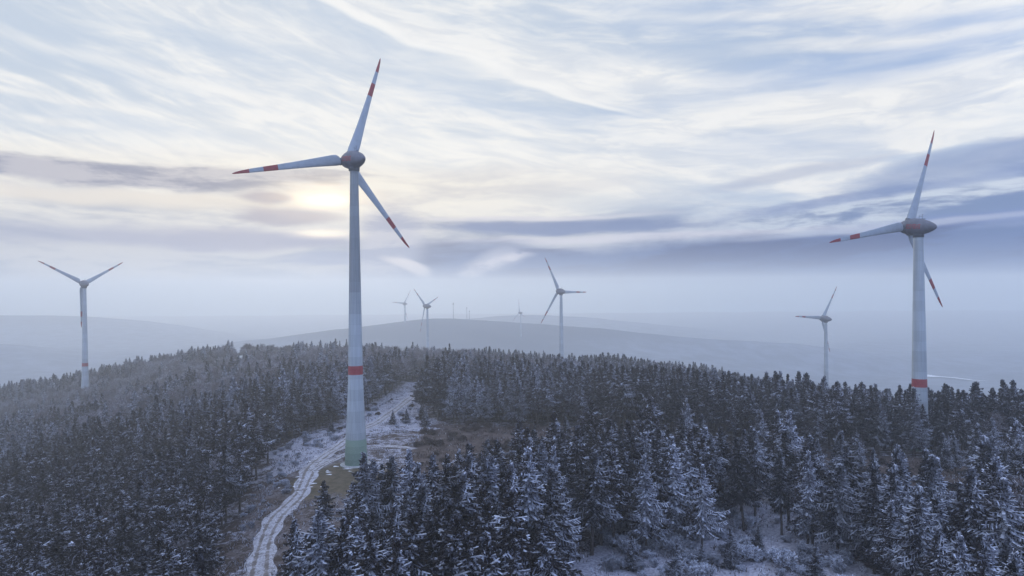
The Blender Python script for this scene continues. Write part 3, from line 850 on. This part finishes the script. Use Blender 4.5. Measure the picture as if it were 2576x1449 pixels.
# the rest of the forest: one object, trees of the same shapes on its points
def forest_stuff(name, idx, label, cat):
    me = bpy.data.meshes.new(name)
    P3 = np.stack([ax_[idx], ay_[idx], az_[idx]-.1], -1).astype(np.float32)
    me.vertices.add(len(idx)); me.vertices.foreach_set('co', P3.ravel())
    at = me.attributes.new('kind_id', 'INT', 'POINT'); at.data.foreach_set('value', ak[idx].astype(np.int32))
    at = me.attributes.new('rot', 'FLOAT_VECTOR', 'POINT')
    rv = np.stack([RNG.normal(0, .02, len(idx)), RNG.normal(0, .02, len(idx)), rot[idx]], -1).astype(np.float32); at.data.foreach_set('vector', rv.ravel())
    at = me.attributes.new('scl', 'FLOAT_VECTOR', 'POINT')
    s0 = as_[idx]; far = np.where(ay_[idx] > 1500, 1.5, 1.)
    wv = RNG.uniform(.85, 1.28, len(idx)); sv = np.stack([s0*wv, s0*wv*RNG.uniform(.93, 1.07, len(idx)), s0], -1).astype(np.float32)
    at.data.foreach_set('vector', sv.ravel())
    o = bpy.data.objects.new(name, me); COL.objects.link(o)
    ng = bpy.data.node_groups.new(name+'_nodes', 'GeometryNodeTree')
    ng.interface.new_socket('Geometry', in_out='INPUT', socket_type='NodeSocketGeometry')
    ng.interface.new_socket('Geometry', in_out='OUTPUT', socket_type='NodeSocketGeometry')
    gi = ng.nodes.new('NodeGroupInput'); go = ng.nodes.new('NodeGroupOutput'); join = ng.nodes.new('GeometryNodeJoinGeometry')
    def named(nm, typ):
        n = ng.nodes.new('GeometryNodeInputNamedAttribute'); n.data_type = typ; n.inputs['Name'].default_value = nm
        return [s_ for s_ in n.outputs if s_.enabled and s_.name == 'Attribute'][0]
    kid = named('kind_id', 'INT'); rt_ = named('rot', 'FLOAT_VECTOR'); sl = named('scl', 'FLOAT_VECTOR')
    e2r = ng.nodes.new('FunctionNodeEulerToRotation'); ng.links.new(rt_, e2r.inputs[0])
    for k in sorted(set(ak[idx])):
        cmp_ = ng.nodes.new('FunctionNodeCompare'); cmp_.data_type = 'INT'; cmp_.operation = 'EQUAL'
        ins = [s_ for s_ in cmp_.inputs if s_.enabled]
        ng.links.new(kid, ins[0]); ins[1].default_value = int(k)
        for ch in protos[int(k)].children:
            oi = ng.nodes.new('GeometryNodeObjectInfo'); oi.transform_space = 'ORIGINAL'
            oi.inputs['Object'].default_value = ch; oi.inputs['As Instance'].default_value = True
            ip = ng.nodes.new('GeometryNodeInstanceOnPoints')
            ng.links.new(gi.outputs[0], ip.inputs['Points']); ng.links.new(cmp_.outputs[0], ip.inputs['Selection'])
            ng.links.new(oi.outputs['Geometry'], ip.inputs['Instance'])
            ng.links.new(e2r.outputs[0], ip.inputs['Rotation']); ng.links.new(sl, ip.inputs['Scale'])
            ng.links.new(ip.outputs[0], join.inputs[0])
    ng.links.new(join.outputs[0], go.inputs[0])
    md = o.modifiers.new('trees', 'NODES'); md.node_group = ng
    tag(o, label, cat, kind='stuff')
    return o
forest_stuff('forest', rest, 'dense winter forest of spruces and frosted bare trees covering the hills behind', 'forest')

# ------------------------------------------------------------------ shrubs
def bush(name, seed, H, frosted, mats, thick):
    lv, lf, tv, ms = broadleaf_mesh(seed, H=H, stems=5, frosted=frosted, thick=thick)
    k = H/tv[:, 2].max()
    n = len(ms); r = empty(name, (0, 0, 0))
    mesh_obj('stems', [tuple(np.array(v)*k) for v in lv], lf, M['bark'], r)
    mesh_obj('twigs', tv*k, np.arange(n*4).reshape(n, 4), mats, r, ms)
    return r
fb = bush('frosted_bush', 91, 2.6, .85, [M['twig'], M['frost']], .045)
bb = bush('brown_bush', 92, 2.4, .06, [M['bramble'], M['frost_twig']], .04)
def place_bush(src, used, x_, y_, s, label, grp):
    label = {'fr': 'small ', 'mi': '', 'la': 'large '}['fr' if s < .6 else ('mi' if s < .95 else 'la')]+label+', '+('front' if y_ < (150 if x_ > 10 and y_ < 200 else 235) else 'back')+(' left' if (x_ < 45 and x_ > 10 or x_ < -74) else ' right')
    if not used:
        r = src; used.append(1)
    else:
        r = src.copy(); COL.objects.link(r)
        for ch in src.children:
            c = ch.copy(); COL.objects.link(c); c.parent = r
    r.location = (x_, y_, gz(x_, y_)-.05); r.rotation_euler = (0, 0, random.uniform(0, 6.28)); r.scale = (s*random.uniform(1, 1.4), s*random.uniform(1, 1.4), s)
    tag(r, label, 'bush', grp)
uf, ub = [], []
for k in range(120):
    while True:
        X_, Y_ = random.uniform(16, 82), random.uniform(126, 200)
        if in_poly(np.array([X_]), np.array([Y_]), OPEN_B)[0]: break
    place_bush(fb, uf, X_, Y_, random.uniform(.5, 1.7), 'frosted low bush on the snowy clearing at the bottom right', 'frosted bushes on the snowy clearing')
for k in range(60):
    while True:
        X_, Y_ = random.uniform(-98, -60), random.uniform(150, 312)
        if in_poly(np.array([X_]), np.array([Y_]), OPEN_A)[0] and dist_track(np.array([X_]), np.array([Y_]))[0] > 4.2 and X_ < -70: break
    place_bush(fb, uf, X_, Y_, random.uniform(.3, .75), 'frosted low bush beside the dirt track below the left stand', 'frosted bushes beside the track')
for k in range(30):
    X_, Y_ = random.uniform(-82, -44), random.uniform(305, 400)
    if dist_track(np.array([X_]), np.array([Y_]))[0] < 4: X_ -= 8
    place_bush(fb if k % 3 else bb, uf if k % 3 else ub, X_, Y_, random.uniform(.4, .9), 'low bush on the snowy strip behind the turbine', 'bushes on the snowy strip')
n_b = 0
for k in range(400):
    X_, Y_ = random.uniform(-40, 168), random.uniform(176, 318)
    if not in_poly(np.array([X_]), np.array([Y_]), OPEN_A)[0]: continue
    n_b += 1
    if n_b > 150: break
    place_bush(bb, ub, X_, Y_, random.uniform(.5, 1.2), 'brown leafless bush in the brown clearing behind the front stand', 'brown bushes in the clearing')
# grass, heather and brash: one object of small blades
def tufts(name, n, area, polys, size, mats, pick, label, cat):
    vs, ms = [], []
    while len(ms) < n:
        X_ = RNG.uniform(area[0], area[1], 4000); Y_ = RNG.uniform(area[2], area[3], 4000)
        ok = np.zeros(4000, bool)
        for pl in polys: ok |= in_poly(X_, Y_, pl)
        ok &= (dist_track(X_, Y_) > 3.0) & (np.hypot(X_+55.5, Y_-241.2) > 6) & (noise2(X_/5, Y_/5, 77) > .42)
        ok &= ~((np.hypot((X_+58)/20, (Y_-226)/24) < 1))
        X_, Y_ = X_[ok], Y_[ok]; Z_ = ground_z(X_, Y_)
        for a_, b_, c_ in zip(X_, Y_, Z_):
            for q_ in range(3):
                h = size*random.uniform(.4, 1.4); an = random.uniform(0, 6.28); w = size*.18
                ox, oy = random.gauss(0, .3), random.gauss(0, .3); lx, ly = random.gauss(0, h*.5), random.gauss(0, h*.5)
                dx, dy = math.cos(an)*w, math.sin(an)*w
                vs += [(a_+ox-dx, b_+oy-dy, c_-.05), (a_+ox+dx, b_+oy+dy, c_-.05), (a_+ox+lx+dx*.4, b_+oy+ly+dy*.4, c_+h), (a_+ox+lx-dx*.4, b_+oy+ly-dy*.4, c_+h)]
                ms.append(pick(a_, b_))
    ms = ms[:n]; vs = vs[:4*n]
    o = mesh_obj(name, vs, np.arange(4*n).reshape(n, 4), mats, None, ms); tag(o, label, cat, kind='stuff')
tufts('undergrowth', 42000, (-98, 170, 120, 480), [OPEN_A, OPEN_B], .55, [M['bramble'], M['frost_twig'], M['frost']],
      lambda a_, b_: (0 if random.random() < (.92 if (a_ > -38 and b_ < 325 and b_ > 165 and not (a_ > 8 and b_ < 215)) else .35) else random.choice((1, 2))),
      'brown and frosted undergrowth on the open ground around the track and clearings', 'undergrowth')

# ------------------------------------------------------------------ haze
ZB, ZT = float(GZ.min())-1.2, 152.5
v, f = box(0, 3270, (ZB+ZT)/2, 11400, 7740, ZT-ZB)
hm = bpy.data.materials.new('haze_air'); hm.use_nodes = True; nt = hm.node_tree
for n in list(nt.nodes):
    if n.type == 'BSDF_PRINCIPLED': nt.nodes.remove(n)
pv = nt.nodes.new('ShaderNodeVolumePrincipled')
pv.inputs['Color'].default_value = (.93, .97, 1.0, 1); pv.inputs['Density'].default_value = .00037; pv.inputs['Anisotropy'].default_value = .55
out = [n for n in nt.nodes if n.type == 'OUTPUT_MATERIAL'][0]
nt.links.new(pv.outputs[0], out.inputs['Volume'])
haze = mesh_obj('haze', v, f, hm); tag(haze, kind='stuff')

# ------------------------------------------------------------------ sky
SUN_AZ, SUN_EL = math.atan((800-1288)/F), R(7.2)
w = bpy.data.worlds.new('World'); SC.world = w; w.use_nodes = True
nt = w.node_tree; S.nt = nt
bg = nt.nodes['Background']
sky = nt.nodes.new('ShaderNodeTexSky'); sky.sky_type = 'NISHITA'; sky.sun_disc = False
sky.sun_elevation = SUN_EL; sky.sun_rotation = SUN_AZ; sky.air_density = 1.0; sky.dust_density = 1.0; sky.ozone_density = 2.0
g = S(nt.nodes.new('ShaderNodeTexCoord').outputs['Generated'])
sep = nt.nodes.new('ShaderNodeSeparateXYZ'); nt.links.new(g.v, sep.inputs[0])
dx, dy, dz = (S(sep.outputs[i]) for i in range(3))
hyp = S.math('SQRT', dx*dx+dy*dy+1e-6)
A = S.math('ARCTAN2', dx, dy)
Ee = S.math('MINIMUM', S.math('MAXIMUM', dz/hyp, -.2), 3.)
def px(X, Y):
    c, s = math.cos(ROLL), math.sin(ROLL)
    u, v = (X-1288)/F, (724.5-Y)/F
    xx = c*u+s*v; zz = -s*u+c*v
    return math.atan(xx), zz/math.hypot(xx, 1)
# warped coordinates
wn1 = noise(comb(A*2.2+7.7, Ee*6.+1.7), 1.3, 2, .55, dim='2D'); wn2 = noise(comb(A*3.0+3.3, Ee*9.+5.1), 1.5, 2, .6, dim='2D')
Aw = A+(wn1-.5)*.10; Ew = Ee+(wn2-.5)*.020
def blob(X, Y, wx, wy, slope=0., soft=.9, k=0., amt=1.):
    """soft ellipse centred on frame position X,Y with half sizes wx, wy (frame px)"""
    a0, e0 = px(X, Y); sa, se = wx/F*math.cos(a0)**2, wy/F*math.cos(a0)
    m = nt.nodes.new('ShaderNodeMapping'); m.vector_type = 'TEXTURE'; nt.links.new(AE.v, m.inputs['Vector'])
    m.inputs['Location'].default_value = (a0, e0, 0); m.inputs['Rotation'].default_value = (0, 0, math.atan(slope)); m.inputs['Scale'].default_value = (sa, se, 1)
    ln = nt.nodes.new('ShaderNodeVectorMath'); ln.operation = 'LENGTH'; nt.links.new(m.outputs[0], ln.inputs[0])
    q = S(ln.outputs['Value'])
    if k: q = S.math('MULTIPLY_ADD', fine0, k, q)
    return smooth(q, 1.+soft*.5, 1.-soft*.5, 0., amt)
AE = comb(Aw, Ew, 0.); A2 = A*A
fine = noise(comb(Aw*5.+9.1, Ew*26.+2.2), 1.6, 5, .62, dim='2D')
def streaks(ang, sx, sy, seed, rough=.6, dist=.4, detail=3):
    c, s = math.cos(ang), math.sin(ang)
    u = Aw*c+Ew*s; v_ = Ew*c-Aw*s-A2*.15
    return noise(comb(u*sx+seed, v_*sy+seed*1.7), 1., detail, rough, 0., dim='2D')
fine0 = fine-.5
s1 = streaks(R(-17), 2.2, 15., 3.3); s2 = streaks(R(-7), 3., 26., 8.1); s3 = streaks(R(4), 2.4, 22., 12.7); s4 = streaks(R(-22), 1.6, 6., 20.4)
right = smooth(A, -.15, .6); left = smooth(A, .05, -.55)
blue = mixc(right, (.56, .655, .79), (.37, .50, .74))
nis = mixc(1., S(sky.outputs[0]), (.09, .09, .09), 'MULTIPLY')
blue = mixc(.12, blue, nis)
tex = noise(comb(Aw*6.-Ew*3.+4.4, Ew*30.+Aw*6.-A2*5.+6.2), 1.5, 7, .68, .35, dim='2D')      # fine fibres
white = mixc(smooth(tex*.6+fine*.4, .36, .60), (.77, .805, .85), (.91, .91, .90))
cirr = smooth(s1*.46+s2*.30+s4*.34+(fine-.5)*.22+(tex-.5)*.22, .41, .74)
midband = smooth(Ee, .34, .25)*smooth(Ee, .10, .17)
cover = S.math('MINIMUM', cirr*.85+midband*smooth(s2*.6+s1*.4, .36, .60)*.75+.12, 1.)
c = mixc(cover, blue, white)
NOV = [0]
def over(c, mask, col, k=1.):
    global AE
    r = mixc(mask*k if k != 1. else mask, c, col)
    NOV[0] += 1
    if NOV[0] % 5 == 0:      # evaluate the cloud layers one after the other (keeps the shader small)
        n = nt.nodes.new('ShaderNodeVectorMath'); n.operation = 'MULTIPLY_ADD'
        nt.links.new(r.v, n.inputs[0]); n.inputs[1].default_value = (1e-9, 1e-9, 1e-9); nt.links.new(AE.v, n.inputs[2])
        AE = S(n.outputs[0])
    return r
gap = mixc(right, (.53, .63, .78), (.34, .47, .73))
# a few open blue gaps and long white plumes
for X, Y, wx, wy, sl, k in ((2150, 170, 430, 50, .05, .75), (2420, 60, 260, 46, -.1, .7), (1750, 30, 280, 46, -.15, .55), (1900, 378, 230, 34, 0, .6), (560, 110, 230, 44, -.2, .5),
                            (1060, 175, 250, 44, -.3, .55), (1330, 285, 230, 26, -.25, .55), (900, 60, 220, 30, -.3, .4), (330, 190, 260, 34, -.1, .5), (180, 300, 220, 34, 0, .5), (60, 60, 260, 60, 0, .35), (1640, 270, 220, 22, .1, .4), (450, 330, 240, 16, -.1, .35)):
    c = over(c, blob(X, Y, wx, wy, sl, 1.6, .8, k*(.85 if X > 1500 else .65)), gap)
for X, Y, wx, wy, sl, k in ((1130, 118, 470, 13, -.33, .85), (900, 30, 260, 14, -.33, .6), (1420, 228, 180, 9, -.33, .9)):
    c = over(c, blob(X, Y, wx, wy, sl, 1.1, .45, k), (.95, .945, .93))
lit = mixc(smooth(tex, .38, .60), (.80, .815, .84), (.93, .925, .91))
for X, Y, wx, wy, sl, k in ((1150, 105, 420, 17, -.36, .9), (1060, 50, 300, 12, -.36, .6), (620, 60, 520, 36, -.16, .5), (480, 215, 420, 16, -.16, .75), (700, 270, 330, 11, -.2, .6), (150, 250, 330, 9, -.04, .8), (1560, 190, 420, 46, -.22, .7), (1180, 300, 160, 12, -.15, .7),
                            (2280, 250, 480, 44, .06, .85), (2300, 95, 420, 16, -.06, .8), (2000, 40, 420, 14, -.12, .6), (1650, 410, 560, 70, .0, .7), (1000, 455, 500, 46, 0, .5), (400, 400, 520, 40, 0, .6), (130, 300, 110, 9, 0, .85), (1850, 310, 420, 34, .1, .6), (860, 395, 500, 9, .05, .5)):
    c = over(c, blob(X, Y, wx, wy, sl, 1.5, 1.5, k*.8), lit)
cream = smooth(Ew, .20, .15)*smooth(A, .35, -.1)
c = over(c, cream, mixc(smooth(s3*.5+fine*.5, .40, .58), (.66, .64, .65), (.90, .86, .79)), .75)
# lower layered cloud, lilac grey
low = smooth(Ew+(s3-.5)*.06+(fine-.5)*.03, .122, .075)
c = over(c, low, mixc(smooth(s3*.6+fine*.4, .40, .58), mixc(right, (.37, .42, .54), (.22, .31, .53)), mixc(right, (.62, .63, .68), (.48, .55, .70))), .92)
# dark bands
lc = mixc(smooth(fine*.7+tex*.3, .38, .58), (.25, .28, .41), (.50, .50, .58))
c = over(c, blob(130, 428, 640, 30, -.035, .7, .7, amt=.95), lc)
c = over(c, blob(620, 445, 260, 16, -.03, 1.0, 1.2, amt=.8), lc)
c = over(c, blob(800, 440, 150, 9, 0, 1.0, 1.2, amt=.5), lc)
c = over(c, blob(40, 480, 700, 16, 0, 1.2, .8, amt=.7), (.84, .79, .74))
c = over(c, blob(450, 510, 420, 16, 0, 1.2, .8, amt=.55), (.84, .78, .71))
c = over(c, blob(690, 505, 60, 13, 0, .9, .9, amt=.8), (.38, .36, .46))
c = over(c, blob(720, 545, 120, 20, 0, 1.0, .9, amt=.75), (.42, .40, .50))
c = over(c, blob(560, 600, 330, 24, 0, 1.0, .9, amt=.7), (.36, .37, .53))
c = over(c, blob(200, 590, 520, 26, 0, 1.2, .9, amt=.6), (.38, .41, .56))
c = over(c, blob(830, 650, 120, 18, 0, 1.0, .9, amt=.7), (.30, .36, .56))
db = mixc(smooth(s3*.6+fine*.4, .42, .58), (.0, .035, .20), (.05, .12, .34))
band = mixc(smooth(s3*.5+fine*.5, .42, .57), (.13, .21, .42), (.60, .67, .78))
c = over(c, blob(2480, 500, 900, 85, .16, .6, .5, amt=.92), band)
c = over(c, blob(2540, 388, 420, 36, .12, .9, .8, amt=.8), (.26, .34, .55))
c = over(c, blob(1960, 440, 230, 14, .12, 1.1, 1., amt=.6), (.42, .47, .62))
c = over(c, blob(2250, 480, 420, 14, .12, 1.1, 1., amt=.7), (.20, .28, .52))
c = over(c, blob(2480, 560, 420, 22, .03, 1.1, .8, amt=.8), (.13, .21, .50))
c = over(c, blob(1430, 570, 300, 20, .0, .8, .8, amt=.9), (.13, .20, .42))
c = over(c, blob(1560, 600, 520, 9, .02, 1.2, 1., amt=.7), (.72, .71, .80))
c = over(c, blob(1350, 548, 260, 6, .02, 1.2, 1., amt=.6), (.74, .72, .79))
c = over(c, blob(2100, 652, 1130, 70, .02, .5, .35, amt=1.), db)
c = over(c, blob(1200, 650, 200, 46, .0, .9, .6, amt=.75), db)
c = over(c, blob(1350, 680, 420, 42, .0, .7, .5, amt=.85), db)
c = over(c, blob(2250, 572, 420, 9, .05, 1.3, 1., amt=.5), (.60, .64, .78))
# lit puffs
c = over(c, blob(975, 610, 95, 86, .15, .7, .5, amt=.9), mixc(smooth(fine, .4, .6), (.36, .40, .56), (.56, .57, .67)))
c = over(c, blob(1040, 672, 66, 12, -.35, .9, .5, amt=.7), (.95, .88, .88))
puffn = noise(comb(A*18.+2., Ee*34.+8.), 1.5, 5, .6, dim='2D')
AE = comb(A+(puffn-.5)*.018, Ee+(puffn-.5)*.016, 0.)
for X, Y, wx, wy, sl in ((1262, 650, 52, 24, .15), (1215, 668, 50, 20, .25), (1178, 690, 30, 10, .1), (1300, 645, 40, 10, .1)):
    c = over(c, blob(X, Y, wx, wy, sl, .9+.2, .4, .48), mixc(smooth(puffn, .35, .6), (.62, .64, .76), (.92, .88, .94)))
c = over(c, blob(1040, 668, 42, 12, -.4, 1.1, .4, .4), (.90, .85, .88))
# sun behind thin cloud
def gauss(X, Y, wx, wy):
    a0, e0 = px(X, Y); da = (A-a0)*(F/wx); de = (Ee-e0)*(F/wy)
    return S.math('EXPONENT', (da*da+de*de)*-.5)
def addc(c, f, col):
    n = nt.nodes.new('ShaderNodeVectorMath'); n.operation = 'MULTIPLY_ADD'; nt.links.new(f.v, n.inputs[0]); n.inputs[1].default_value = col; nt.links.new(c.v, n.inputs[2]); return S(n.outputs[0])
thin = smooth(fine*.6+s3*.4, .58, .42, .15, 1.)
c = addc(c, gauss(810, 470, 400, 100), (.10, .065, .0))
c = addc(c, gauss(820, 495, 80, 32)*thin, (.50, .37, .16))
c = addc(c, gauss(812, 588, 46, 7), (.75, .62, .34))
c = addc(c, gauss(785, 506, 26, 11), (.45, .37, .2))
c = addc(c, gauss(838, 505, 26, 10), (.7, .58, .32))
# haze tone below the horizon; unseen sky behind is brightened to light the scene
hz = smooth(Ee, .022, -.005)
c = over(c, hz, mixc(right, (.56, .71, .84), (.44, .65, .88)), .9)
dirf = dy*.965-dx*.265
dim = smooth(dirf, -.1, .72, 2.0, 1.)  # a gain: lifts the unseen rear sky to lighten haze and forest
dimz = smooth(Ee, .45, 1.6, 1., .95)
k = dim*dimz*10.
back = mixc(smooth(dirf, -.1, .6), (.72, .82, 1.09), (1, 1, 1))
c = mixc(1., c, back, 'MULTIPLY')
c = mixc(1., c, comb(k, k, k), 'MULTIPLY')
nt.links.new(c.v, bg.inputs['Color']); bg.inputs['Strength'].default_value = .1
w.cycles.sampling_method = 'MANUAL'; w.cycles.sample_map_resolution = 1024

# ------------------------------------------------------------------ sun
sl = bpy.data.lights.new('sun', 'SUN'); sl.energy = .6; sl.angle = R(12); sl.color = (1, .93, .84)
so = bpy.data.objects.new('sun', sl); COL.objects.link(so)
d = Vector((math.sin(SUN_AZ)*math.cos(SUN_EL), math.cos(SUN_AZ)*math.cos(SUN_EL), math.sin(SUN_EL)))
so.rotation_euler = d.to_track_quat('Z', 'Y').to_euler(); so.location = (0, 0, 400)

# ------------------------------------------------------------------ camera
cam = bpy.data.cameras.new('camera'); co = bpy.data.objects.new('camera', cam); COL.objects.link(co)
cam.sensor_width = 36; cam.lens = 36*F/2576; cam.clip_end = 20000; cam.clip_start = .5
c_, s_ = math.cos(ROLL), math.sin(ROLL)
right_ = Vector((c_, 0, -s_)); up_ = Vector((s_, 0, c_)); back_ = Vector((0, -1, 0))
mt = Matrix((right_, up_, back_)).transposed().to_4x4(); mt.translation = Vector((0, 0, CAMZ))
co.matrix_world = mt
SC.camera = co
SC.view_settings.view_transform = 'Standard'; SC.view_settings.look = 'None'; SC.view_settings.gamma = 1; SC.view_settings.exposure = 0
SC.view_settings.use_curve_mapping = False
SC.cycles.use_denoising = True
SC.cycles.max_bounces = 6; SC.cycles.diffuse_bounces = 2; SC.cycles.glossy_bounces = 2; SC.cycles.transparent_max_bounces = 8
SC.cycles.volume_bounces = 1
SC.cycles.use_adaptive_sampling = True; SC.cycles.adaptive_threshold = .025
